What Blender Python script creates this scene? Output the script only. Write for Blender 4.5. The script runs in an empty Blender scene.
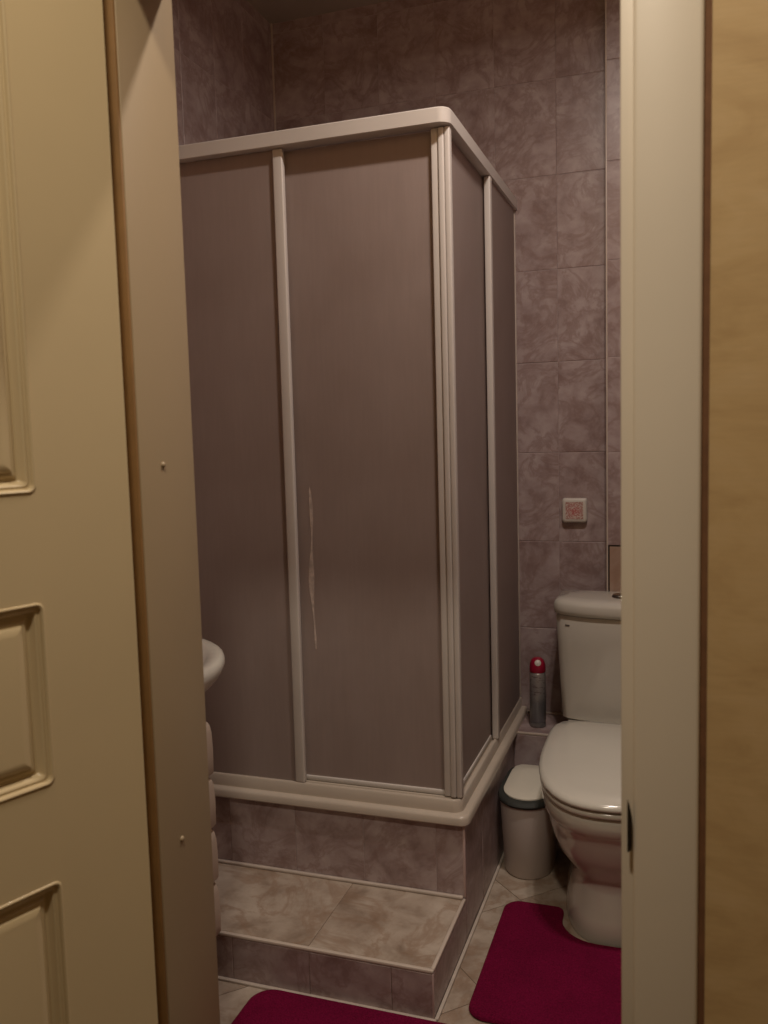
import bpy, bmesh, math, random
from mathutils import Vector, Matrix

random.seed(7)
scn = bpy.context.scene
COL = scn.collection
PI = math.pi

# ------------------------------------------------------------------ camera
F_PX, YAW, PITCH, ROLL, CAM_Z = 865.93, 18.9091, -5.3771, -1.5501, 1.3037
y_, p_, r_ = (math.radians(a) for a in (YAW, PITCH, ROLL))
fwd = Vector((-math.sin(y_) * math.cos(p_), math.cos(y_) * math.cos(p_), math.sin(p_)))
rgt = Vector((math.cos(y_), math.sin(y_), 0))
upv = rgt.cross(fwd)
r2 = rgt * math.cos(r_) + upv * math.sin(r_)
u2 = -rgt * math.sin(r_) + upv * math.cos(r_)
cd = bpy.data.cameras.new('camera')
cd.sensor_fit = 'VERTICAL'
cd.sensor_height = 24.0
cd.lens = F_PX * 24.0 / 1024.0
cd.clip_start = 0.02
cd.dof.use_dof = True
cd.dof.focus_distance = 2.5
cd.dof.aperture_fstop = 4.5
cam = bpy.data.objects.new('camera', cd)
COL.objects.link(cam)
M = Matrix((r2, u2, -fwd)).transposed().to_4x4()
M.translation = Vector((0, 0, CAM_Z))
cam.matrix_world = M
scn.camera = cam

# ------------------------------------------------------------------ world, lamps, exposure
w = bpy.data.worlds.new('world')
scn.world = w
w.use_nodes = True
w.node_tree.nodes['Background'].inputs[0].default_value = (1.0, 0.85, 0.7, 1)
w.node_tree.nodes['Background'].inputs[1].default_value = 0.0
scn.view_settings.view_transform = 'Standard'
scn.view_settings.look = 'None'
scn.view_settings.exposure = 0.0
scn.view_settings.gamma = 1.0
scn.view_settings.use_curve_mapping = False


def lamp(name, loc, power, size, color, spread=PI):
    d = bpy.data.lights.new(name, 'AREA')
    d.shape = 'DISK'
    d.size = size
    d.energy = power
    d.color = color
    d.spread = spread
    o = bpy.data.objects.new(name, d)
    o.location = loc
    COL.objects.link(o)
    return o


BATH_COL = (1.0, 0.875, 0.78)
HALL_COL = (1.0, 0.87, 0.70)
lamp('bathroom_lamp_light', (-0.14, 1.58, 2.735), 7.9, 0.07, BATH_COL, math.radians(168))
lamp('bathroom_lamp_light', (-0.02, 1.58, 2.735), 7.9, 0.07, BATH_COL, math.radians(168))
lamp('hall_lamp_light', (-0.22, 0.23, 2.70), 19.0, 0.12, HALL_COL)

# ------------------------------------------------------------------ materials


def srgb(r, g, b):
    def f(c):
        c /= 255.0
        return c / 12.92 if c <= 0.04045 else ((c + 0.055) / 1.055) ** 2.4
    return (f(r), f(g), f(b), 1.0)


class Mat:
    def __init__(s, name, base=(0.5, 0.5, 0.5, 1), rough=0.5, metal=0.0, spec=0.5):
        m = s.m = bpy.data.materials.new(name)
        m.use_nodes = True
        s.nt = m.node_tree
        s.p = s.nt.nodes['Principled BSDF']
        s.out = s.nt.nodes['Material Output']
        s.p.inputs['Base Color'].default_value = base
        s.p.inputs['Roughness'].default_value = rough
        s.p.inputs['Metallic'].default_value = metal
        s.p.inputs['Specular IOR Level'].default_value = spec

    def n(s, t, **kw):
        nd = s.nt.nodes.new(t)
        for k, v in kw.items():
            setattr(nd, k, v)
        return nd

    def l(s, a, b):
        s.nt.links.new(a, b)

    def coords(s, kind='Object', scale=(1, 1, 1), rand=0.0):
        tc = s.n('ShaderNodeTexCoord')
        mp = s.n('ShaderNodeMapping')
        s.l(tc.outputs[kind], mp.inputs['Vector'])
        mp.inputs['Scale'].default_value = scale
        if rand:
            oi = s.n('ShaderNodeObjectInfo')
            mu = s.n('ShaderNodeMath', operation='MULTIPLY')
            mu.inputs[1].default_value = rand
            s.l(oi.outputs['Random'], mu.inputs[0])
            cx = s.n('ShaderNodeCombineXYZ')
            for i in range(3):
                s.l(mu.outputs[0], cx.inputs[i])
            s.l(cx.outputs[0], mp.inputs['Location'])
        return mp.outputs[0]

    def noise(s, vec, scale, detail=4, rough=0.55, dist=0.0):
        nz = s.n('ShaderNodeTexNoise')
        nz.inputs['Scale'].default_value = scale
        nz.inputs['Detail'].default_value = detail
        nz.inputs['Roughness'].default_value = rough
        nz.inputs['Distortion'].default_value = dist
        s.l(vec, nz.inputs['Vector'])
        return nz.outputs['Fac']

    def ramp(s, fac, stops):
        r = s.n('ShaderNodeValToRGB')
        e = r.color_ramp.elements
        while len(e) < len(stops):
            e.new(0.5)
        for i, (p, c) in enumerate(stops):
            e[i].position = p
            e[i].color = c
        s.l(fac, r.inputs[0])
        return r.outputs[0]

    def mix(s, fac, a, b, mode='MIX'):
        m = s.n('ShaderNodeMix', data_type='RGBA', blend_type=mode)
        if isinstance(fac, float):
            m.inputs[0].default_value = fac
        else:
            s.l(fac, m.inputs[0])
        for i, v in ((6, a), (7, b)):
            if isinstance(v, tuple):
                m.inputs[i].default_value = v
            else:
                s.l(v, m.inputs[i])
        return m.outputs[2]

    def color(s, sock):
        s.l(sock, s.p.inputs['Base Color'])

    def bump(s, fac, strength=0.2, dist=0.002):
        b = s.n('ShaderNodeBump')
        b.inputs['Strength'].default_value = strength
        b.inputs['Distance'].default_value = dist
        s.l(fac, b.inputs['Height'])
        s.l(b.outputs[0], s.p.inputs['Normal'])


def g(r, gg, b):
    return (r, gg, b, 1.0)


def marble(name, dark, mid, light, vein, scale, rough, rand=9.0, seams=None):
    m = Mat(name, rough=rough, spec=0.5)
    v = m.coords('Object', (1, 1, 1), rand)
    a = m.noise(v, scale, 6, 0.62, 0.25)
    c = m.ramp(a, [(0.30, dark), (0.48, mid), (0.68, light)])
    b = m.noise(v, scale * 0.55, 5, 0.65, 0.6)
    vm = m.ramp(b, [(0.44, g(0, 0, 0)), (0.50, g(1, 1, 1)), (0.56, g(0, 0, 0))])
    vm2 = m.n('ShaderNodeMath', operation='MULTIPLY')
    vm2.inputs[1].default_value = 0.55
    m.l(vm, vm2.inputs[0])
    c = m.mix(vm2.outputs[0], c, vein)
    if seams:
        # printed pseudo joint half way up each tile
        tc = m.n('ShaderNodeTexCoord')
        sx = m.n('ShaderNodeSeparateXYZ')
        m.l(tc.outputs['Object'], sx.inputs[0])
        ab = m.n('ShaderNodeMath', operation='ABSOLUTE')
        m.l(sx.outputs[1], ab.inputs[0])
        f2 = m.ramp(ab.outputs[0], [(0.0, g(1, 1, 1)), (0.018, g(0, 0, 0))])
        k = m.n('ShaderNodeMath', operation='MULTIPLY')
        k.inputs[1].default_value = 0.30
        m.l(f2, k.inputs[0])
        c = m.mix(k.outputs[0], c, seams)
    m.color(c)
    m.bump(a, 0.04, 0.002)
    return m.m


TILE = marble('pink_marble_tile', g(.25, .175, .168), g(.375, .292, .285), g(.47, .39, .385), g(.235, .15, .135), 13.0, 0.34, seams=g(.27, .19, .175))
FLOOR_TILE = marble('beige_marble_tile', g(.235, .17, .125), g(.40, .325, .26), g(.52, .445, .37), g(.27, .17, .11), 9.0, 0.34)


def simple(name, base, rough=0.5, metal=0.0, spec=0.5, var=0.0, vscale=6.0, bump=0.0, bscale=200.0, coat=0.0):
    m = Mat(name, base, rough, metal, spec)
    v = m.coords('Object')
    if var:
        nz = m.noise(v, vscale, 4)
        lo = tuple(c * (1 - var) for c in base[:3]) + (1,)
        hi = tuple(min(1, c * (1 + var)) for c in base[:3]) + (1,)
        m.color(m.ramp(nz, [(0.3, lo), (0.7, hi)]))
    if bump:
        m.bump(m.noise(v, bscale, 3), bump, 0.001)
    if coat:
        m.p.inputs['Coat Weight'].default_value = coat
        m.p.inputs['Coat Roughness'].default_value = 0.08
    return m.m


GROUT = simple('wall_grout', g(.42, .34, .33), 0.9, var=.1, vscale=30)
FGROUT = simple('floor_grout', g(.19, .14, .10), 0.9, var=.15, vscale=30)
CAULK = simple('pale_caulk', g(.50, .43, .37), 0.6, var=.12, vscale=20)
EDGE = simple('pale_edge_trim', g(.56, .48, .41), 0.35, var=.06, vscale=15)
PINKEDGE = simple('pink_edge_trim', g(.50, .38, .36), 0.35, var=.06, vscale=15)
PAINT = simple('cream_door_paint', g(.56, .445, .262), 0.33, var=.03, vscale=3, bump=.05, bscale=120)
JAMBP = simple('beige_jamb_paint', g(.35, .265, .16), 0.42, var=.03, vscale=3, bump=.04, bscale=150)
PAINT2 = simple('cream_frame_paint', g(.68, .595, .475), 0.42, var=.03, vscale=3, bump=.04, bscale=150)
REBATE_SHADE = simple('brown_rebate_shade', g(.23, .12, .035), 0.7, var=.1, vscale=20)  # brown shade of the hinge-side rebate, put into the colour
GAP_SHADE = simple('dark_brown_gap_shade', g(.17, .075, .03), 0.85, var=.2, vscale=30)  # shade between casing and wall, painted as dark brown
ALU = simple('white_lacquered_profile', g(.56, .52, .48), 0.38, var=.03, vscale=8)
ACRYL = simple('white_acrylic', g(.49, .425, .355), 0.3, var=.04, vscale=6)
CERAMIC = simple('white_ceramic', g(.60, .575, .505), 0.12, var=.02, vscale=5, coat=.5)
SEATPL = simple('white_seat_plastic', g(.61, .585, .515), 0.16, var=.02, vscale=5, coat=.3)
CHROME = simple('chrome', g(.35, .33, .30), 0.2, metal=1.0, var=.05)
BRONZE = simple('dark_bronze', g(.035, .026, .018), 0.4, metal=.6, var=.2, vscale=40)
WHITEPL = simple('white_plastic', g(.62, .58, .52), 0.35, var=.03)
BINLID = simple('white_bin_lid', g(.66, .62, .53), 0.4, var=.03)
BINRIM = simple('grey_green_plastic', g(.028, .030, .026), 0.7, var=.1, vscale=20)
PLASTER = simple('ceiling_plaster', g(.50, .46, .40), 0.9, var=.05, vscale=4)
HALLP = simple('hall_plaster', g(.40, .31, .19), 0.9, var=.06, vscale=4)
HALLFLOOR = simple('hall_laminate', g(.09, .055, .03), 0.5, var=.2, vscale=8)
MARK = simple('grey_print', g(.13, .12, .11), 0.5, var=.05)
REDCAP = simple('red_plastic_cap', g(.33, .008, .035), 0.3, var=.05)
DRAINMETAL = simple('drain_metal', g(.3, .3, .3), 0.3, metal=1, var=.05)  # plain grey metal of the tray drain
VANITY = simple('cream_vanity_lacquer', g(.50, .41, .33), 0.35, var=.03)
HATCHM = marble('tan_hatch_face', g(.32, .215, .16), g(.40, .285, .22), g(.45, .33, .265), g(.33, .20, .14), 9.0, 0.3)


def wood_wall():
    m = Mat('plywood_wall', rough=0.55, spec=0.35)
    v = m.coords('Object', (2.5, 1, 6))
    a = m.noise(v, 3.0, 6, 0.6, 1.0)
    v2 = m.coords('Object', (5, 5, 60))
    b = m.noise(v2, 5.0, 3, 0.6, 0.3)
    c = m.ramp(a, [(0.3, g(.49, .325, .15)), (0.5, g(.56, .385, .185)), (0.72, g(.60, .425, .22))])
    c2 = m.ramp(b, [(0.35, g(.86, .86, .86)), (0.6, g(1, 1, 1))])
    m.color(m.mix(0.3, c, c2, 'MULTIPLY'))
    m.bump(b, .06, .001)
    return m.m


PLYWOOD = wood_wall()


def mat_pile():
    m = Mat('crimson_pile', rough=1.0, spec=0.1)
    v = m.coords('Object')
    a = m.noise(v, 260, 3, 0.6)
    b = m.noise(v, 9, 3, 0.5)
    c = m.ramp(a, [(0.3, g(.105, .002, .022)), (0.7, g(.20, .005, .045))])
    c2 = m.ramp(b, [(0.35, g(.85, .85, .85)), (0.65, g(1, 1, 1))])
    m.color(m.mix(1.0, c, c2, 'MULTIPLY'))
    m.p.inputs['Sheen Weight'].default_value = 0.15
    m.p.inputs['Sheen Tint'].default_value = g(.5, .03, .1)
    m.bump(a, .7, .004)
    return m.m


PILE = mat_pile()


def shower_panel():
    m = Mat('frosted_brown_acrylic', g(.33, .265, .245), 0.42, spec=0.45)
    v = m.coords('Object', (1, 1, 1))
    n1 = m.noise(v, 3.0, 5, 0.6, .4)
    vs = m.coords('Object', (120, 120, 9))
    n2 = m.noise(vs, 1.0, 4, 0.6)
    c = m.ramp(n1, [(0.3, g(.43, .342, .31)), (0.7, g(.51, .42, .39))])
    c2 = m.ramp(n2, [(0.35, g(.93, .93, .93)), (0.65, g(1, 1, 1))])
    m.color(m.mix(1.0, c, c2, 'MULTIPLY'))
    vb = m.coords('Object', (1, 1, .35))
    m.bump(m.noise(vb, 420, 2), .25, .001)
    tr = m.n('ShaderNodeBsdfTranslucent')
    tr.inputs[0].default_value = g(.58, .45, .38)
    mx = m.n('ShaderNodeMixShader')
    mx.inputs[0].default_value = 0.40
    m.l(m.p.outputs[0], mx.inputs[1])
    m.l(tr.outputs[0], mx.inputs[2])
    m.l(mx.outputs[0], m.out.inputs[0])
    return m.m


PANEL = shower_panel()


def bin_body():
    m = Mat('pearl_white_bin', g(.56, .50, .46), 0.4)
    v = m.coords('Object', (30, 30, 400))
    m.bump(m.noise(v, 1.0, 2), .05, .001)
    v2 = m.coords('Object')
    m.color(m.ramp(m.noise(v2, 6), [(0.3, g(.54, .48, .44)), (0.7, g(.60, .54, .50))]))
    return m.m


BINB = bin_body()


def can_print():
    m = Mat('printed_can', g(.3, .3, .32), 0.32, metal=0.55)
    tc = m.n('ShaderNodeTexCoord')
    sx = m.n('ShaderNodeSeparateXYZ')
    m.l(tc.outputs['Object'], sx.inputs[0])
    mr = m.n('ShaderNodeMapRange')
    mr.inputs[1].default_value = 0.0
    mr.inputs[2].default_value = 0.185
    m.l(sx.outputs[2], mr.inputs[0])
    base = m.ramp(mr.outputs[0], [(0.0, g(.30, .29, .28)), (0.09, g(.20, .20, .21)), (0.11, g(.24, .25, .27)), (0.45, g(.24, .24, .255)), (0.55, g(.36, .35, .35)), (0.75, g(.40, .37, .36)), (1.0, g(.45, .43, .41))])
    v = m.coords('Object', (60, 60, 160))
    nz = m.noise(v, 1.0, 2, .6)
    mk = m.ramp(nz, [(0.57, g(0, 0, 0)), (0.62, g(1, 1, 1))])
    band = m.ramp(mr.outputs[0], [(0.46, g(0, 0, 0)), (0.5, g(1, 1, 1)), (0.93, g(1, 1, 1)), (0.97, g(0, 0, 0))])
    k = m.mix(1.0, mk, band, 'MULTIPLY')
    k2 = m.n('ShaderNodeMath', operation='MULTIPLY')
    k2.inputs[1].default_value = .6
    m.l(k, k2.inputs[0])
    c = m.mix(k2.outputs[0], base, g(.16, .11, .11))
    m.color(c)
    return m.m


CANP = can_print()


def red_ornament():
    m = Mat('red_ornament_print', rough=.4)
    v = m.coords('Object')
    a = m.noise(v, 150, 1, .5, 1.8)
    k = m.ramp(a, [(0.47, g(0, 0, 0)), (0.51, g(1, 1, 1))])
    tc = m.n('ShaderNodeTexCoord')
    ln = m.n('ShaderNodeVectorMath', operation='LENGTH')
    m.l(tc.outputs['Object'], ln.inputs[0])
    c1 = m.ramp(ln.outputs['Value'], [(0.0, g(.52, .05, .06)), (0.02, g(.48, .09, .09)), (0.036, g(.40, .20, .17))])
    m.color(m.mix(k, g(.60, .50, .45), c1))
    return m.m


ORNAMENT = red_ornament()

# ------------------------------------------------------------------ mesh helpers


def mesh_obj(name, verts, faces, mat, parent=None, smooth=None, loc=(0, 0, 0)):
    me = bpy.data.meshes.new(name)
    me.from_pydata([tuple(v) for v in verts], [], faces)
    me.materials.append(mat)
    me.validate()
    o = bpy.data.objects.new(name, me)
    COL.objects.link(o)
    o.location = loc
    if parent:
        o.parent = parent
    bm = bmesh.new()
    bm.from_mesh(me)
    bmesh.ops.recalc_face_normals(bm, faces=bm.faces)
    bm.to_mesh(me)
    bm.free()
    if smooth is not None:
        shade(me, smooth)
    return o


def shade(me, ang):
    for p in me.polygons:
        p.use_smooth = True
    try:
        me.set_sharp_from_angle(angle=math.radians(ang))
    except Exception:
        pass


def box(name, x0, x1, y0, y1, z0, z1, mat, parent=None, bev=0.0, seg=2):
    bm = bmesh.new()
    bmesh.ops.create_cube(bm, size=1)
    cx, cy, cz = (x0 + x1) / 2, (y0 + y1) / 2, (z0 + z1) / 2
    bmesh.ops.scale(bm, vec=(abs(x1 - x0), abs(y1 - y0), abs(z1 - z0)), verts=bm.verts)
    if bev > 0:
        bmesh.ops.bevel(bm, geom=bm.edges[:], offset=bev, segments=seg, profile=.5, affect='EDGES')
    me = bpy.data.meshes.new(name)
    bm.to_mesh(me)
    bm.free()
    me.materials.append(mat)
    if bev > 0:
        shade(me, 35)
    o = bpy.data.objects.new(name, me)
    COL.objects.link(o)
    o.location = (cx, cy, cz)
    if parent:
        o.parent = parent
        o.matrix_parent_inverse = Matrix()
        o.location = Vector((cx, cy, cz)) - parent.location if parent.rotation_euler.z == 0 else Vector((cx, cy, cz))
    return o


def loft(name, rings, mat, parent=None, cap0=True, cap1=True, smooth=40, loc=(0, 0, 0), closed=True):
    n = len(rings[0])
    vs = [v for r in rings for v in r]
    fs = []
    for i in range(len(rings) - 1):
        for j in range(n if closed else n - 1):
            k = (j + 1) % n
            fs.append((i * n + j, i * n + k, (i + 1) * n + k, (i + 1) * n + j))
    if cap0:
        fs.append(tuple(range(n))[::-1])
    if cap1:
        fs.append(tuple((len(rings) - 1) * n + j for j in range(n)))
    return mesh_obj(name, vs, fs, mat, parent, smooth, loc)


def lathe(name, prof, mat, parent=None, n=28, loc=(0, 0, 0), smooth=40):
    rings = [[(r * math.cos(2 * PI * j / n), r * math.sin(2 * PI * j / n), z) for j in range(n)] for r, z in prof]
    return loft(name, rings, mat, parent, True, True, smooth, loc)


def rail(name, a, c, b, r, sect, mat, parent, n=8):
    """L-shaped rail with a rounded outer corner; sect d is measured inwards"""
    a, c, b = Vector(a), Vector(c), Vector(b)
    d1, d2 = (a - c).normalized(), (b - c).normalized()
    rings = [[(*(a + d2 * d), z) for d, z in sect]]
    for i in range(n + 1):
        t = i / n * PI / 2
        row = []
        for d, z in sect:
            if d >= r:
                q = c + d1 * d + d2 * d
            else:
                q = c + (d1 + d2) * r - (d2 * math.cos(t) + d1 * math.sin(t)) * (r - d)
            row.append((q.x, q.y, z))
        rings.append(row)
    rings.append([(*(b + d1 * d), z) for d, z in sect])
    return loft(name, rings, mat, parent, True, True, 40)


def round_poly(pts, rad, n=6):
    """polygon with each corner rounded by rad[i]"""
    out = []
    m = len(pts)
    for i in range(m):
        c = Vector(pts[i]); a = Vector(pts[i - 1]); b = Vector(pts[(i + 1) % m])
        r = rad[i] if isinstance(rad, (list, tuple)) else rad
        d1, d2 = (a - c).normalized(), (b - c).normalized()
        for k in range(n + 1):
            t = k / n
            p0, p1 = c + d1 * r, c + d2 * r
            # circular-ish blend (rational quadratic)
            wgt = math.sqrt(.5)
            q = (p0 * (1 - t) ** 2 + c * (2 * wgt * t * (1 - t)) + p1 * t * t) / ((1 - t) ** 2 + 2 * wgt * t * (1 - t) + t * t)
            out.append((q.x, q.y))
    return out


def inset(poly, d):
    """offset a ccw polygon inwards by d"""
    m = len(poly)
    res = []
    for i in range(m):
        a, p, b = Vector(poly[i - 1]), Vector(poly[i]), Vector(poly[(i + 1) % m])
        e1, e2 = (p - a), (b - p)
        if e1.length < 1e-9: e1 = e2
        if e2.length < 1e-9: e2 = e1
        n1 = Vector((-e1.y, e1.x)).normalized(); n2 = Vector((-e2.y, e2.x)).normalized()
        nn = (n1 + n2)
        if nn.length < 1e-6: nn = n1
        nn.normalize()
        s = d / max(.5, nn.dot(n1))
        res.append((p.x + nn.x * s, p.y + nn.y * s))
    return res


def slab(name, poly, prof, mat, parent=None, smooth=50, loc=(0, 0, 0)):
    """poly ccw; prof: list of (inset, z) bottom to top"""
    rings = [[(x, y, z) for x, y in (inset(poly, d) if d else poly)] for d, z in prof]
    return loft(name, rings, mat, parent, True, True, smooth, loc)


def empty(name, loc=(0, 0, 0), rz=0.0):
    o = bpy.data.objects.new(name, None)
    o.empty_display_size = .05
    o.location = loc
    o.rotation_euler = (0, 0, rz)
    COL.objects.link(o)
    return o


def tag(o, label, cat, group=None):
    o['label'] = label
    o['category'] = cat
    if group:
        o['group'] = group
    return o


def struct(o, label=None, cat=None):
    o['kind'] = 'structure'
    if label:
        o['label'] = label
    if cat:
        o['category'] = cat
    return o


# ------------------------------------------------------------------ tiles
TT = 0.006          # tile thickness
GAP = 0.0020
_tm = {}
BASIS = {
    '-y': Matrix(((1, 0, 0), (0, 0, -1), (0, 1, 0))),
    '+x': Matrix(((0, 0, 1), (1, 0, 0), (0, 1, 0))),
    '-x': Matrix(((0, 0, -1), (-1, 0, 0), (0, 1, 0))),
    '+y': Matrix(((-1, 0, 0), (0, 0, 1), (0, 1, 0))),
    '+z': Matrix(((1, 0, 0), (0, 1, 0), (0, 0, 1))),
}


def tile_mesh(wd, ht, mat):
    key = (round(wd, 4), round(ht, 4), mat.name)
    if key in _tm:
        return _tm[key]
    a, b = wd / 2 - GAP * .3, ht / 2 - GAP / 2
    c = .0012
    V = []
    for (aa, bb, z) in ((a, b, 0), (a, b, TT - c * .8), (a - c, b - c, TT)):
        V += [(-aa, -bb, z), (aa, -bb, z), (aa, bb, z), (-aa, bb, z)]
    Fc = []
    for i in range(2):
        for j in range(4):
            k = (j + 1) % 4
            Fc.append((i * 4 + j, i * 4 + k, i * 4 + 4 + k, i * 4 + 4 + j))
    Fc.append((8, 9, 10, 11))
    Fc.append((3, 2, 1, 0))
    me = bpy.data.meshes.new('tile')
    me.from_pydata(V, [], Fc)
    me.materials.append(mat)
    _tm[key] = me
    return me


def spans(lo, hi, origin, pitch, least=.012):
    """cut [lo,hi] at origin + k*pitch"""
    k = math.ceil((lo - origin) / pitch - 1e-6)
    cuts = [lo]
    while origin + k * pitch < hi - 1e-6:
        c = origin + k * pitch
        if c - cuts[-1] > least:
            cuts.append(c)
        k += 1
    if hi - cuts[-1] < least and len(cuts) > 1:
        cuts[-1] = hi
    else:
        cuts.append(hi)
    return list(zip(cuts[:-1], cuts[1:]))


def tile_rect(parent, face, plane, us, vs, mat=None, name='tile'):
    """tiles on a plane; face = outward normal; plane = coordinate of tile backs"""
    mat = mat or TILE
    B = BASIS[face].to_4x4()
    for (u0, u1) in us:
        for (v0, v1) in vs:
            cu, cv = (u0 + u1) / 2, (v0 + v1) / 2
            if face in ('-y', '+y'):
                loc = (cu, plane, cv)
            elif face in ('+x', '-x'):
                loc = (plane, cu, cv)
            else:
                loc = (cu, cv, plane)
            o = bpy.data.objects.new(name, tile_mesh(u1 - u0, v1 - v0, mat))
            COL.objects.link(o)
            o.parent = parent
            jit = Matrix.Translation((0, 0, random.uniform(-.0006, .0003)))
            o.matrix_local = Matrix.Translation(loc) @ B @ jit


# main coordinates (metres); camera stands at x=0 y=0, y runs into the bathroom
XL, YB, ZC = -1.379, 2.9326, 2.75          # left wall, back wall, ceiling (tile faces)
XR = 0.30                                   # right wall
XBOX, YBOX = -0.2205, 2.8526                # pipe boxing
Y1, Y2 = 1.0, 1.137                         # door stop front / bathroom side of the frame
YW = 0.962                                  # hall face of the door wall
XBS, YBS, ZBS = -0.5075, 2.0416, 0.309      # shower plinth
YST, ZST = 1.7313, 0.116                    # step
YSH, ZSH = 2.725, 0.3152                    # ledge
ROW0 = 0.0146
ZH = 1.957                                  # door head soffit

# ------------------------------------------------------------------ structure
o = struct(box('wall_back', XL - .15, XR + .15, YB + .0016, YB + .12, 0, ZC, GROUT))


def rooted(o):
    """give a structure mesh an origin at the world origin so that tiles may be placed in room coordinates"""
    o.data.transform(Matrix.Translation(o.location))
    o.location = (0, 0, 0)
    return o


rooted(o)
rows = spans(0.0, ZC - .001, ROW0, .3)
tile_rect(o, '-y', YB + TT, spans(XL, XBOX + .004, -0.5824, .2), rows)

o = rooted(struct(box('wall_left', XL - .12, XL - .0016, Y2, YB + .12, 0, ZC, GROUT)))
tile_rect(o, '+x', XL - TT, spans(Y2, YB, 2.71, .2), rows)

brows = spans(ZSH + .001, ZC - .001, ROW0, .3)
o = rooted(struct(box('wall_boxing', XBOX + .0016, XR, YBOX + .0016, YB + TT, ZSH + .001, ZC, GROUT)))
tile_rect(o, '-y', YBOX + TT, [(XBOX, XBOX + .16), (XBOX + .16, XBOX + .36), (XBOX + .36, XR)], brows)
tile_rect(o, '-x', XBOX + TT, [(YBOX, YB)], brows)
box('corner_trim', XBOX - .001, XBOX + .004, YBOX - .001, YBOX + .006, ZSH + .001, ZC, EDGE, o, .0015)

struct(box('wall_right', XR, XR + .12, Y2, YB + .12, 0, ZC, TILE))
struct(box('ceiling', XL - .12, XR + .12, YW, YB + .12, ZC, ZC + .1, PLASTER))
struct(box('trim_2', XL + .0005, XL + .007, YB - .007, YB - .0005, ZBS + .03, ZC, EDGE, None, .002))

# bathroom floor with tiles laid on the diagonal
fl = rooted(struct(box('floor', XL - .12, XR + .12, Y2 - .14, YB + .12, -.08, -.0014, FGROUT)))


def clip(poly, ax, val, keep_less):
    out = []
    for i in range(len(poly)):
        a, b = poly[i], poly[(i + 1) % len(poly)]
        ia = (a[ax] <= val) == keep_less; ib = (b[ax] <= val) == keep_less
        if ia: out.append(a)
        if ia != ib:
            t = (val - a[ax]) / (b[ax] - a[ax])
            out.append((a[0] + t * (b[0] - a[0]), a[1] + t * (b[1] - a[1])))
    return out


S2 = math.sqrt(.5)
TS = .303
# joints: x+y = 1.435 + k*TS/S2 ;  y-x = 2.256 + k*TS/S2
for i in range(-9, 10):
    for j in range(-9, 10):
        s0, d0 = 1.435 + i * TS / S2, 2.256 + j * TS / S2
        e = .0016
        q = []
        for (ds, dd) in ((e, e), (TS / S2 - e, e), (TS / S2 - e, TS / S2 - e), (e, TS / S2 - e)):
            s, d = s0 + ds, d0 + dd
            q.append(((s - d) / 2, (s + d) / 2))
        for (rx0, rx1, ry0, ry1) in ((XBS, XR, Y2 - .13, YSH), (XL, XBS, Y2 - .13, YST)):
            p = q
            for (ax, val, less) in ((0, rx1, True), (0, rx0, False), (1, ry1, True), (1, ry0, False)):
                if p: p = clip(p, ax, val, less)
            if len(p) < 3: continue
            area = sum(p[k][0] * p[(k + 1) % len(p)][1] - p[(k + 1) % len(p)][0] * p[k][1] for k in range(len(p))) / 2
            if abs(area) < 2e-4: continue
            if area < 0: p = p[::-1]
            cx = sum(v[0] for v in p) / len(p); cy = sum(v[1] for v in p) / len(p)
            p = [(v[0] - cx, v[1] - cy) for v in p]
            t = loft('tile', [[(x, y, -TT) for x, y in p], [(x, y, 0) for x, y in p]], FLOOR_TILE, fl, smooth=None)
            t.location = (cx, cy, 0)

# door wall (plywood-clad hall side), hall shell
struct(box('wall_door_right', .0288, 1.10, YW, Y2, 0, ZC, PLYWOOD))
struct(box('wall_door_left', -1.60, -.79, YW, Y2, 0, ZC, PLYWOOD))
struct(box('wall_door_top', -.79, .0277, YW, Y2, 2.05, ZC, PLYWOOD))
struct(box('floor_hall', -1.6, 1.1, -1.6, Y2 - .14, -.08, 0, HALLFLOOR))
struct(box('ceiling_hall', -1.6, 1.1, -1.6, YW, ZC, ZC + .1, PLASTER))
struct(box('wall_hall_left', -1.72, -1.6, -1.6, Y2, 0, ZC, HALLP))
struct(box('wall_hall_right', 1.1, 1.22, -1.6, Y2, 0, ZC, HALLP))
struct(box('wall_hall_back', -1.72, 1.22, -1.72, -1.6, 0, ZC, HALLP))

# ------------------------------------------------------------------ door frame
fr = struct(empty('trim_1'), 'cream painted door frame around the bathroom doorway', 'door frame')
box('jamb', -.0598, .0275, .9655, Y2, 0, 2.045, PAINT2, fr, .0015)
box('casing', -.0466, .0216, .955, .9655, 0, 1.978, PAINT2, fr, .0045, 3)
box('gap_shade_strip', .0200, .0288, .9615, .9655, 0, 2.04, GAP_SHADE, fr)  # thin strip coloured as the shade inside the gap
box('jamb', -.785, -.688, Y1, Y2, 0, 2.045, JAMBP, fr, .0015)
box('casing', -.785, -.712, .955, Y1, 0, 1.978, PAINT2, fr, .004, 3)
box('rebate_shade_strip', -.7115, -.6890, .9945, Y1, 0, 1.975, REBATE_SHADE, fr, .002)  # added strip on the door stop, its brown stands in for shade
box('head_jamb', -.690, -.062, Y1, Y2, ZH, 2.045, JAMBP, fr, .0015)
box('head_casing', -.785, .022, .955, Y1, 1.978, 2.045, PAINT2, fr, .004, 3)
for z in (1.264, .716, .17):
    lp = lathe('screw_cap', [(.0042, 0), (.0042, .001), (.0030, .0028), (.0012, .0034)], JAMBP, fr, 14)
    lp.rotation_euler = (0, PI / 2, 0)
    lp.location = (-.688, 1.054, z)
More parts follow.
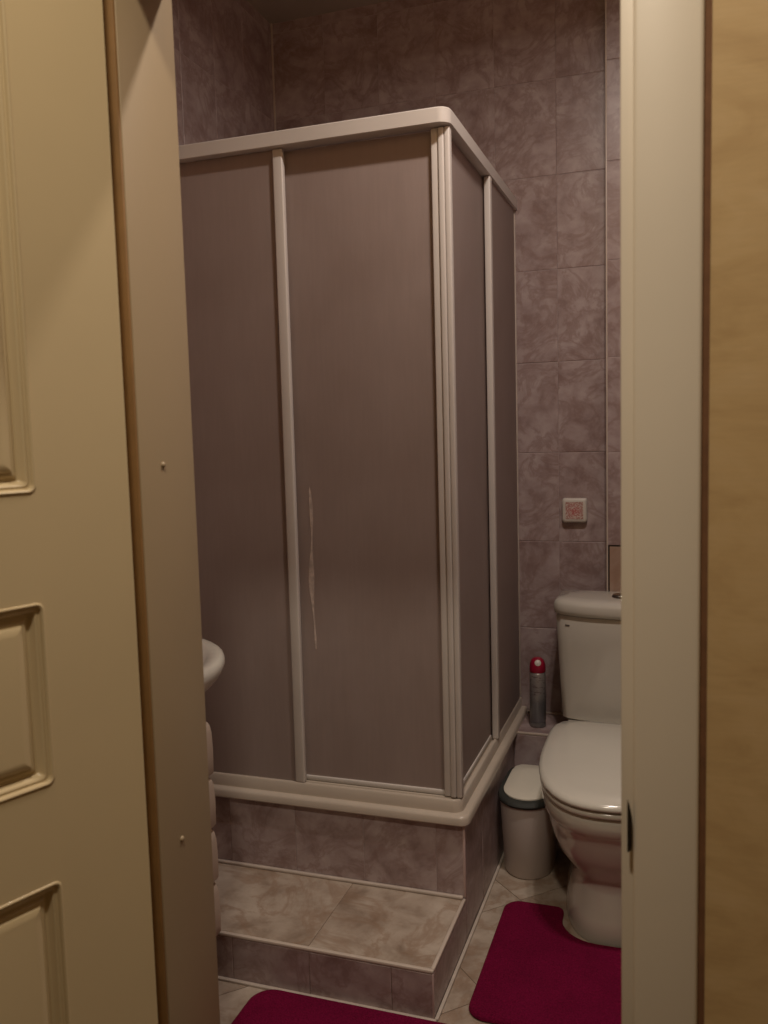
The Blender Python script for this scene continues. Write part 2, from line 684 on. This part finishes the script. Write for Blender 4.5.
# strike plate lip folded over the edge of the right casing
sp_r = []
for k in range(15):
    t = k / 14
    z = .890 - t * .059
    wdt = .0054 * (min(1, t / .35) ** .6 if t < .9 else max(.1, 1 - ((t - .9) / .1) ** 2))
    sp_r.append((z, max(.0006, wdt)))
V, Fc = [], []
for z, wd in sp_r:
    V += [(-.0527, .9545, z), (-.0527 + wd, .9535, z), (-.0527 + wd, .9565, z), (-.0527, .9575, z)]
for i in range(len(sp_r) - 1):
    for j in range(4):
        k = (j + 1) % 4
        Fc.append((i * 4 + j, i * 4 + k, i * 4 + 4 + k, i * 4 + 4 + j))
Fc += [(0, 1, 2, 3), tuple((len(sp_r) - 1) * 4 + j for j in (3, 2, 1, 0))]
sp = mesh_obj('strike_plate', V, Fc, BRONZE, fr)

# ------------------------------------------------------------------ door leaf, open 110 degrees
A = math.radians(20)
PIV = Vector((-.704, .953, 0))
THK = .042
dl = struct(empty('door_1', (PIV.x, PIV.y, 0), -math.radians(110)),
            'open cream panelled door swung out beside the doorway', 'door')
# local x runs from the hinge to the latch edge, local y from hall face (0) to bathroom face (THK)
DW, DH = .63, 1.945
S0, S1 = .1255, DW - .1255
bands = [(.16, .773), (.893, 1.114), (1.242, 1.80)]


def lbox(name, x0, x1, y0, y1, z0, z1, mat, par=dl, bev=0.0, seg=2):
    ob = box(name, x0, x1, y0, y1, z0, z1, mat, None, bev, seg)
    ob.parent = par
    return ob


lbox('stile', 0, S0, 0, THK, .008, DH, PAINT)
lbox('stile', S1, DW, 0, THK, .008, DH, PAINT)
zz = .008
for (b0, b1) in bands + [(DH, None)]:
    lbox('rail', S0, S1, 0, THK, zz, b0, PAINT)
    zz = b1
for (b0, b1) in bands:
    # sunk field with a double bead round it, swept as nested rounded rectangles
    base = [(S0, b0), (S1, b0), (S1, b1), (S0, b1)]
    prof = [(0, 0.0), (.0006, .0012), (.0022, .0018), (.0040, .0006), (.0052, -.0030), (.0070, -.0034), (.0086, -.0026), (.0108, -.0040),
            (.0128, -.0088), (.0150, -.0112), (.0182, -.0112), (.0192, -.0095), (.0212, -.0078), (.0250, -.0074), (.0262, -.0050),
            (.0284, -.0034), (.0355, -.0028)]
    rings = []
    for d, h in prof:
        x0_, x1_, z0_, z1_ = S0 + d, S1 - d, b0 + d, b1 - d
        r = max(.0012, .0095 - d * .5) if d < .018 else .0012
        pts = round_poly([(x0_, z0_), (x1_, z0_), (x1_, z1_), (x0_, z1_)], r, 5)
        rings.append([(x, THK + h, z) for x, z in pts])
    sqr = [(S0, b0), (S1, b0), (S1, b1), (S0, b1)]
    outer = [(sqr[k // 6][0], THK, sqr[k // 6][1]) for k in range(24)]
    pn = loft('panel', [outer] + rings, PAINT, dl, cap0=False, cap1=True, smooth=30)
    rb = [[(x, yy, z) for x, z in [(S0, b0), (S1, b0), (S1, b1), (S0, b1)]] for yy in (.004, THK - .012)]
    loft('panel_back', rb, PAINT, dl, smooth=None)
for z in (.25, 1.0, 1.70):
    h = lathe('hinge', [(.006, -.045), (.006, .045)], CHROME, dl, 14)
    h.location = (-.004, -.004, z)
hd = lbox('handle_plate', DW - .085, DW - .045, THK, THK + .005, .93, 1.12, CHROME, bev=.003)
hh = lbox('handle', DW - .20, DW - .058, THK + .035, THK + .05, 1.02, 1.038, CHROME, bev=.005, seg=3)

# ------------------------------------------------------------------ shower plinth, step, ledge
pl = tag(empty('shower_plinth'), 'pink marble tiled plinth carrying the shower tray', 'plinth')
box('core', XL, XBS - .0016, YBS + .0016, YB, 0, ZBS - .0005, GROUT, pl)
us = spans(XL, XBS - .004, -.584, .1965)
tile_rect(pl, '-y', YBS + TT, us, [(ZST + .002, ZBS - .001)])
tile_rect(pl, '+x', XBS - TT, spans(YBS + .004, YB, YBS + .2, .2), [(.004, ZBS - .001)])
box('corner_strip', XBS - .006, XBS + .0005, YBS - .0005, YBS + .006, ZST + .001, ZBS - .001, PINKEDGE, pl, .0015)
box('caulk_line', XBS + .0005, XBS + .009, YST, YSH, 0, .006, CAULK, fl, .002)

st = tag(empty('shower_step'), 'low tiled step with beige marble top in front of the shower', 'step')
box('core', XL, XBS - .0016, YST + .0016, YBS, 0, ZST - .0016, FGROUT, st)
tile_rect(st, '+z', ZST - TT, [(XL, -1.24), (-1.24, -.811), (-.811, XBS - .008)], [(YST + .009, YBS)], FLOOR_TILE)
tile_rect(st, '-y', YST + TT, spans(XL, XBS - .003, -.606, .2), [(.002, ZST - .008)])
tile_rect(st, '+x', XBS - TT, [(YST + .003, YBS)], [(.004, ZST - .008)])
box('edge_strip', XL, XBS, YST - .0005, YST + .010, ZST - .008, ZST + .0005, EDGE, st, .003)
box('edge_strip', XBS - .009, XBS + .0005, YST + .0095, YBS - .0005, ZST - .008, ZST + .0005, EDGE, st, .003)
box('corner_strip', XBS - .004, XBS + .0003, YST - .0003, YST + .004, .002, ZST - .008, PINKEDGE, st, .001)
box('caulk_line', XL, XBS - .006, YBS - .012, YBS - .0005, ZST, ZST + .008, CAULK, st, .003)
box('caulk_line', XL, XBS + .006, YST - .010, YST, 0, .006, CAULK, st, .002)

lg = tag(empty('tiled_ledge'), 'low pink tiled ledge behind the bin and toilet', 'ledge')
box('core', XBS + .001, XR, YSH + .0016, YB, 0, ZSH - .0016, GROUT, lg)
tile_rect(lg, '+z', ZSH - TT, [(XBS + .001, -.3075), (-.3075, -.1075), (-.1075, .0925), (.0925, XR)], [(YSH + .008, YB)])
tile_rect(lg, '-y', YSH + TT, [(XBS, -.3075), (-.3075, -.1075), (-.1075, .0925), (.0925, XR)], [(.003, ZSH - .008)])
box('edge_strip', XBS, XR, YSH - .0005, YSH + .009, ZSH - .008, ZSH + .0005, EDGE, lg, .003)
box('caulk_line', XBS, XBOX, YB - .010, YB - .0005, ZSH, ZSH + .008, CAULK, lg, .003)

# ------------------------------------------------------------------ shower tray
XT, YT = -.495, 2.026
tr = tag(empty('shower_tray'), 'white acrylic shower tray with rounded rim on the tiled plinth', 'shower tray')
rail('rim', (XL, YT), (XT, YT), (XT, YB), .024, [(.004, .309), (.0, .313), (.0, .328), (.004, .334), (.010, .336), (.075, .336), (.085, .318), (.085, .309)], ACRYL, tr)
box('tray_floor', XL, XT - .08, YT + .08, YB, .3095, .319, ACRYL, tr)
d = lathe('drain', [(.04, .319), (.04, .321), (.03, .323), (.0005, .3235)], DRAINMETAL, tr)
d.location = (-.93, 2.48, 0)

# ------------------------------------------------------------------ shower enclosure
en = tag(empty('shower_enclosure'), 'white framed corner shower cabin with brown frosted panels', 'shower cabin')
XE, YE = -.5154, 2.0454
rail('top_rail', (XL, YE - .012), (XE + .004, YE - .012), (XE + .004, YB), .030, [(.0, 2.018), (.0, 2.050), (.003, 2.053), (.047, 2.053), (.050, 2.050), (.050, 2.018), (.047, 2.016), (.003, 2.016)], ALU, en)
rail('bottom_rail', (XL, YE), (XE, YE), (XE, YB), .026, [(.0, .336), (.0, .364), (.003, .368), (.010, .368), (.012, .362), (.016, .362), (.018, .368), (.040, .368), (.043, .336)], ACRYL, en)
ZT0, ZT1 = .369, 2.015
# front side: fixed panel, its stile, sliding door
box('fixed_panel', XL + .02, -.974, YE + .012, YE + .016, ZT0 - .004, ZT1, PANEL, en)
box('fixed_stile', -.9745, -.947, YE + .003, YE + .020, ZT0 - .001, ZT1, ALU, en, .004, 3)
box('wall_profile', XL + .001, XL + .022, YE + .004, YE + .026, ZT0 - .001, ZT1, ALU, en, .003)
fd = box('sliding_door', -.955, -.560, YE + .029, YE + .033, ZT0 + .012, ZT1 - .002, PANEL, en)
box('door_stile', -.978, -.955, YE + .024, YE + .038, ZT0 + .002, ZT1, ALU, en, .003)
box('door_stile', -.564, -.546, YE + .016, YE + .040, ZT0 + .001, ZT1, ALU, en, .003, 3)
box('door_bottom_bar', -.955, -.564, YE + .023, YE + .038, ZT0, ZT0 + .013, ALU, en, .003)
box('magnet_strip', -.546, -.531, YE + .011, YE + .034, ZT0 + .001, ZT1, ALU, en, .004, 3)
# right-hand side
box('door_stile', -.531, -.5165, YE + .012, YE + .034, ZT0 + .001, ZT1, ALU, en, .004, 3)
box('sliding_door', -.540, -.536, YE + .034, 2.53, ZT0 + .012, ZT1 - .002, PANEL, en)
box('door_bottom_bar', -.544, -.532, YE + .036, 2.50, ZT0, ZT0 + .013, ALU, en, .003)
box('fixed_stile', -.5310, -.5115, 2.500, 2.524, ZT0 - .001, ZT1, ALU, en, .004, 3)
box('fixed_panel', -.5235, -.5195, 2.524, YB - .020, ZT0 - .004, ZT1, PANEL, en)
box('wall_profile', -.540, -.5238, YB - .024, YB - .001, ZT0 - .001, ZT1, ALU, en, .003)
box('silicone_bead', -.5238, -.5175, YB - .006, YB - .001, ZT0 - .001, ZT1, CAULK, en, .002)
# pale scuff streak on the front door
scf = []
for k in range(37):
    t = k / 36
    wd = .0012 + .0068 * math.sin(PI * t) ** .7 * (0.55 + .45 * math.sin(13 * t + .5))
    scf.append((wd, 1.16 - .43 * t, -.915 + .003 * math.sin(8 * t)))
V, Fc = [], []
for wd, z, x in scf:
    V += [(x - wd, YE + .0282, z), (x + wd, YE + .0282, z), (x + wd, YE + .0292, z), (x - wd, YE + .0292, z)]
for i in range(len(scf) - 1):
    for j in range(4):
        k = (j + 1) % 4
        Fc.append((i * 4 + j, i * 4 + k, i * 4 + 4 + k, i * 4 + 4 + j))
Fc += [(0, 1, 2, 3), tuple((len(scf) - 1) * 4 + j for j in (3, 2, 1, 0))]
SCUFF = simple('dried_limescale', g(.52, .43, .38), .6, var=.25, vscale=60)
mesh_obj('scuff_mark', V, Fc, SCUFF, fd, 60).location = -fd.location

# ------------------------------------------------------------------ toilet
TX = -.165


def ring(hw, front, back, yc, z, nf=2.5, nb=6.0, n=48, x=TX):
    out = []
    for j in range(n):
        t = 2 * PI * j / n
        c, s = math.cos(t), math.sin(t)
        e = nf if s < 0 else nb
        rr = (abs(c) ** e + abs(s) ** e) ** (-1 / e)
        dy = (yc - front) if s < 0 else (back - yc)
        out.append((x + hw * c * rr, yc + dy * s * rr, z))
    return out


to = tag(empty('toilet', (0, 0, 0)), 'white ceramic toilet with closed lid and low cistern', 'toilet')
BK = YSH - .002
bowl = [ring(.127, 2.119, BK, 2.42, 0.001, 2.6), ring(.129, 2.114, BK, 2.42, .012, 2.6), ring(.124, 2.124, BK, 2.42, .06, 2.5),
        ring(.115, 2.146, BK, 2.42, .12, 2.4), ring(.117, 2.144, BK, 2.42, .148, 2.4), ring(.132, 2.126, BK, 2.41, .172, 2.4),
        ring(.153, 2.100, BK, 2.40, .205, 2.4), ring(.167, 2.076, BK, 2.40, .245, 2.4), ring(.174, 2.062, BK, 2.40, .280, 2.4),
        ring(.179, 2.050, BK, 2.40, .308, 2.4), ring(.181, 2.044, BK, 2.40, .316, 2.45), ring(.187, 2.034, BK, 2.40, .326, 2.5),
        ring(.189, 2.028, BK, 2.40, .345, 2.5), ring(.189, 2.027, BK, 2.40, .366, 2.5), ring(.184, 2.032, BK - .004, 2.40, .372, 2.5)]
loft('bowl', bowl, CERAMIC, to, smooth=60)
box('rear_deck', TX - .165, TX + .165, 2.56, YBOX - .004, .335, .386, CERAMIC, to, .012, 3)
seat = [ring(.187, 2.024, 2.56, 2.40, .374, 2.5), ring(.192, 2.018, 2.565, 2.40, .378, 2.5), ring(.193, 2.017, 2.565, 2.40, .386, 2.5), ring(.189, 2.022, 2.56, 2.40, .391, 2.5)]
loft('seat', seat, SEATPL, to, smooth=60)
lid = [ring(.187, 2.022, 2.59, 2.40, .3935, 2.5), ring(.194, 2.013, 2.60, 2.40, .397, 2.5), ring(.195, 2.012, 2.60, 2.40, .403, 2.5),
       ring(.192, 2.016, 2.60, 2.40, .410, 2.5), ring(.183, 2.027, 2.595, 2.40, .4155, 2.5), ring(.150, 2.07, 2.57, 2.40, .4195, 2.4),
       ring(.10, 2.15, 2.53, 2.40, .4215, 2.3), ring(.03, 2.32, 2.44, 2.40, .4225, 2.2)]
loft('seat_lid', lid, SEATPL, to, smooth=60)
for sx in (-.075, .075):
    box('hinge', TX + sx - .02, TX + sx + .02, 2.565, 2.615, .385, .408, SEATPL, to, .006, 3)


def cring(hw, side_front, bow, back, z, n=20, r=.03, x=TX):
    """cistern plan: flat back, bowed front, rounded corners"""
    pts = []
    for k in range(n + 1):
        t = -1 + 2 * k / n
        fall = (1 - abs(t) ** 2.4)
        cr = 1 if abs(t) < .93 else 1
        pts.append((x + hw * t, side_front - bow * fall, z))
    # soften front corners
    pts[0] = (x - hw, side_front + r * .8, z)
    pts[-1] = (x + hw, side_front + r * .8, z)
    pts.insert(1, (x - hw * .985, side_front + r * .25, z))
    pts.insert(len(pts) - 1, (x + hw * .985, side_front + r * .25, z))
    pts += [(x + hw, back, z), (x - hw, back, z)]
    return pts


CB = YBOX - .004
ct = [cring(.176, 2.690, .024, CB, .3865), cring(.181, 2.685, .026, CB, .392), cring(.189, 2.690, .034, CB, .50), cring(.196, 2.694, .044, CB, .62), cring(.2015, 2.695, .052, CB, .712), cring(.200, 2.697, .052, CB, .7175)]
loft('cistern', ct, CERAMIC, to, smooth=50)
cl = [cring(.201, 2.694, .053, CB, .7195), cring(.2055, 2.689, .055, CB, .723), cring(.2075, 2.687, .056, CB, .734), cring(.2070, 2.687, .056, CB, .751), cring(.203, 2.691, .055, CB - .001, .760),
      cring(.193, 2.700, .050, CB - .005, .7665), cring(.165, 2.722, .040, CB - .015, .770), cring(.09, 2.76, .02, CB - .04, .772)]
loft('cistern_lid', cl, CERAMIC, to, smooth=60)
bt = lathe('flush_button', [(.030, .764), (.030, .774), (.026, .779), (.012, .781), (.0005, .781)], CHROME, to, 28)
bt.location = (TX - .002, 2.735, 0)
# tiny maker's mark on the front of the cistern, upper left
mk = box('maker_mark', -.0075, .0075, -.0006, .0006, -.0022, .0022, MARK)
mk.parent = to
mk.location = (-.326, 2.6738, .688)
mk.rotation_euler = (0, 0, -.40)

# ------------------------------------------------------------------ washbasin and vanity
vb = tag(empty('vanity_cabinet'), 'cream vanity with a column of four drawers under the washbasin', 'cabinet')
VX, VY0, VY1 = -1.022, 1.16, 1.676
box('carcass', XL + .001, VX, VY0, VY1, .135, .70, VANITY, vb, .003)
for (z0, z1) in ((.533, .660), (.410, .530), (.283, .407), (.152, .280)):
    prof = [(0, z0 + .003), (.018, z0 + .003), (.0215, z0 + .008), (.0225, (z0 + z1) / 2), (.0205, z1 - .026), (.016, z1 - .010), (.010, z1 - .004), (0, z1 - .003)]
    rr = [[(VX + dx, yv, z) for dx, z in prof] for yv in (VY0 + .003, VY1 - .001)]
    dr = loft('drawer', rr, VANITY, vb, smooth=50)
    box('drawer_grip', VX + .004, VX + .014, VY0 + .02, VY1 - .02, z1 - .0035, z1 - .0012, BRONZE, dr, .001)
for (xx, yy) in ((XL + .05, VY0 + .05), (XL + .05, VY1 - .05), (VX - .04, VY0 + .05), (VX - .022, VY1 - .028)):
    ft = lathe('foot', [(.014, 0.0005), (.014, .008), (.020, .10), (.024, .136)], WHITEPL, vb, 18)
    ft.location = (xx, yy, 0)

ba = tag(empty('washbasin'), 'white ceramic washbasin with rounded front on the vanity', 'sink')
bx_, by_ = -1.115, 1.42


def bring(a, b, z, n=48):
    out = []
    for j in range(n):
        t = 2 * PI * j / n
        c, s = math.cos(t), math.sin(t)
        x = bx_ + a * c if c > 0 else bx_ + (bx_ - XL - .002) * c * abs(c) ** -.7 if abs(c) > 1e-6 else bx_
        out.append((max(XL + .001, x), by_ + b * s * (1 if c > 0 else 1), z))
    return out


br = [bring(.13, .17, .7015), bring(.16, .20, .74), bring(.205, .235, .775), bring(.240, .255, .803), bring(.258, .265, .826), bring(.262, .268, .842), bring(.258, .266, .852), bring(.250, .26, .856),
      bring(.225, .24, .852), bring(.20, .21, .83), bring(.15, .16, .79), bring(.04, .05, .765)]
loft('basin', br, CERAMIC, ba, smooth=60)
tb = lathe('tap_body', [(.022, .0), (.022, .07), (.016, .085), (.0005, .088)], CHROME, ba, 20, (-1.335, by_, .854))
sp2 = box('tap_spout', -1.335, -1.20, by_ - .011, by_ + .011, .905, .927, CHROME, ba, .006, 3)

# ------------------------------------------------------------------ waste bin
bn = tag(empty('waste_bin', (0, 0, 0)), 'slim white waste bin with dark grey rim beside the toilet', 'waste bin')
BX = -.418


def br_ring(hw, f, b, z):
    return ring(hw, f, b, f + hw * 1.25, z, 2.1, 7.0, 40, BX)


loft('body', [br_ring(.068, 2.385, 2.60, .001), br_ring(.071, 2.380, 2.603, .008), br_ring(.079, 2.358, 2.622, .205), br_ring(.080, 2.356, 2.624, .222)], BINB, bn, smooth=50)
loft('rim', [br_ring(.080, 2.356, 2.628, .222), br_ring(.0840, 2.350, 2.632, .226), br_ring(.0850, 2.347, 2.633, .232), br_ring(.082, 2.352, 2.630, .240), br_ring(.074, 2.364, 2.622, .2425)], BINRIM, bn, smooth=50)
loft('lid', [br_ring(.069, 2.372, 2.628, .2430), br_ring(.069, 2.372, 2.628, .2465), br_ring(.064, 2.380, 2.624, .2495), br_ring(.03, 2.44, 2.58, .251)], BINLID, bn, smooth=50)

# ------------------------------------------------------------------ air freshener can
af = tag(empty('air_freshener', (-.4395, 2.800, ZSH + .0008)), 'grey aerosol can with red cap standing on the tiled ledge', 'spray can')
lathe('can', [(.024, 0), (.0262, .003), (.0262, .012), (.0245, .016), (.0262, .019), (.0262, .176), (.0245, .182), (.022, .184)], CANP, af, 32)
cp = lathe('cap', [(.0250, .1835), (.0264, .186), (.0262, .200), (.0245, .212), (.0195, .224), (.0125, .230), (.0005, .232)], REDCAP, af, 32)
nz = lathe('nozzle', [(.0105, 0), (.0105, .003), (.008, .0045), (.0005, .005)], WHITEPL, af, 20)
nz.location = (.004, -.0178, .2165)
nz.rotation_euler = (math.radians(62), 0, math.radians(12))

# ------------------------------------------------------------------ square wall gadget
wd_ = tag(empty('wall_freshener', (-.3295, YB - .0012, 1.022)), 'small white square holder with red ornament on the tiled wall', 'wall holder')
hw = .0405


def sq(h, y, r, n=6):
    return [(x, y, z) for x, z in round_poly([(-h, -h), (h, -h), (h, h), (-h, h)], r, n)]


loft('body', [sq(hw, 0, .007), sq(hw, -.014, .009), sq(hw - .002, -.0185, .009), sq(hw - .006, -.021, .009)], WHITEPL, wd_, smooth=50)
loft('ornament_plate', [sq(.0285, -.0205, .003), sq(.0285, -.0218, .003)], ORNAMENT, wd_, smooth=None)

# ------------------------------------------------------------------ access hatch in the boxing
hx0, hx1, hz0, hz1 = -.2115, .08, .40, .912
ah = tag(empty('access_hatch'), 'tan tile-faced access hatch with dark joint behind the cistern', 'hatch')
box('hatch_frame', hx0 - .0045, hx1 + .0035, YBOX - .0014, YBOX + .001, hz0 - .0035, hz1 + .0040, BRONZE, ah)
box('hatch_door', hx0, hx1, YBOX - .003, YBOX - .0012, hz0, hz1, HATCHM, ah, .0006, 1)

# ------------------------------------------------------------------ mats
m1 = round_poly([(-.445, 1.756), (.115, 1.756), (.115, 2.252), (-.043, 2.252), (-.046, 2.107), (-.284, 2.107), (-.287, 2.252), (-.445, 2.252)],
                [.045, .045, .045, .02, .095, .095, .02, .045], 8)
MP = [(.004, .0008), (.0, .004), (.0015, .010), (.006, .0135), (.014, .0145)]
ob = slab('toilet_mat', m1, MP, PILE)
tag(ob, 'crimson contour mat cut out around the foot of the toilet', 'bath mat', 'crimson bathroom mats')
m2 = round_poly([(-.932, 1.22), (-.40, 1.22), (-.40, 1.7185), (-.932, 1.7185)], [.05, .05, .05, .055], 8)
ob = slab('bath_mat', m2, MP, PILE)
tag(ob, 'crimson rectangular mat lying in front of the shower step', 'bath mat', 'crimson bathroom mats')

scn.cycles.max_bounces = 8
scn.cycles.diffuse_bounces = 5
scn.cycles.glossy_bounces = 4
scn.cycles.transmission_bounces = 6
scn.cycles.caustics_reflective = False
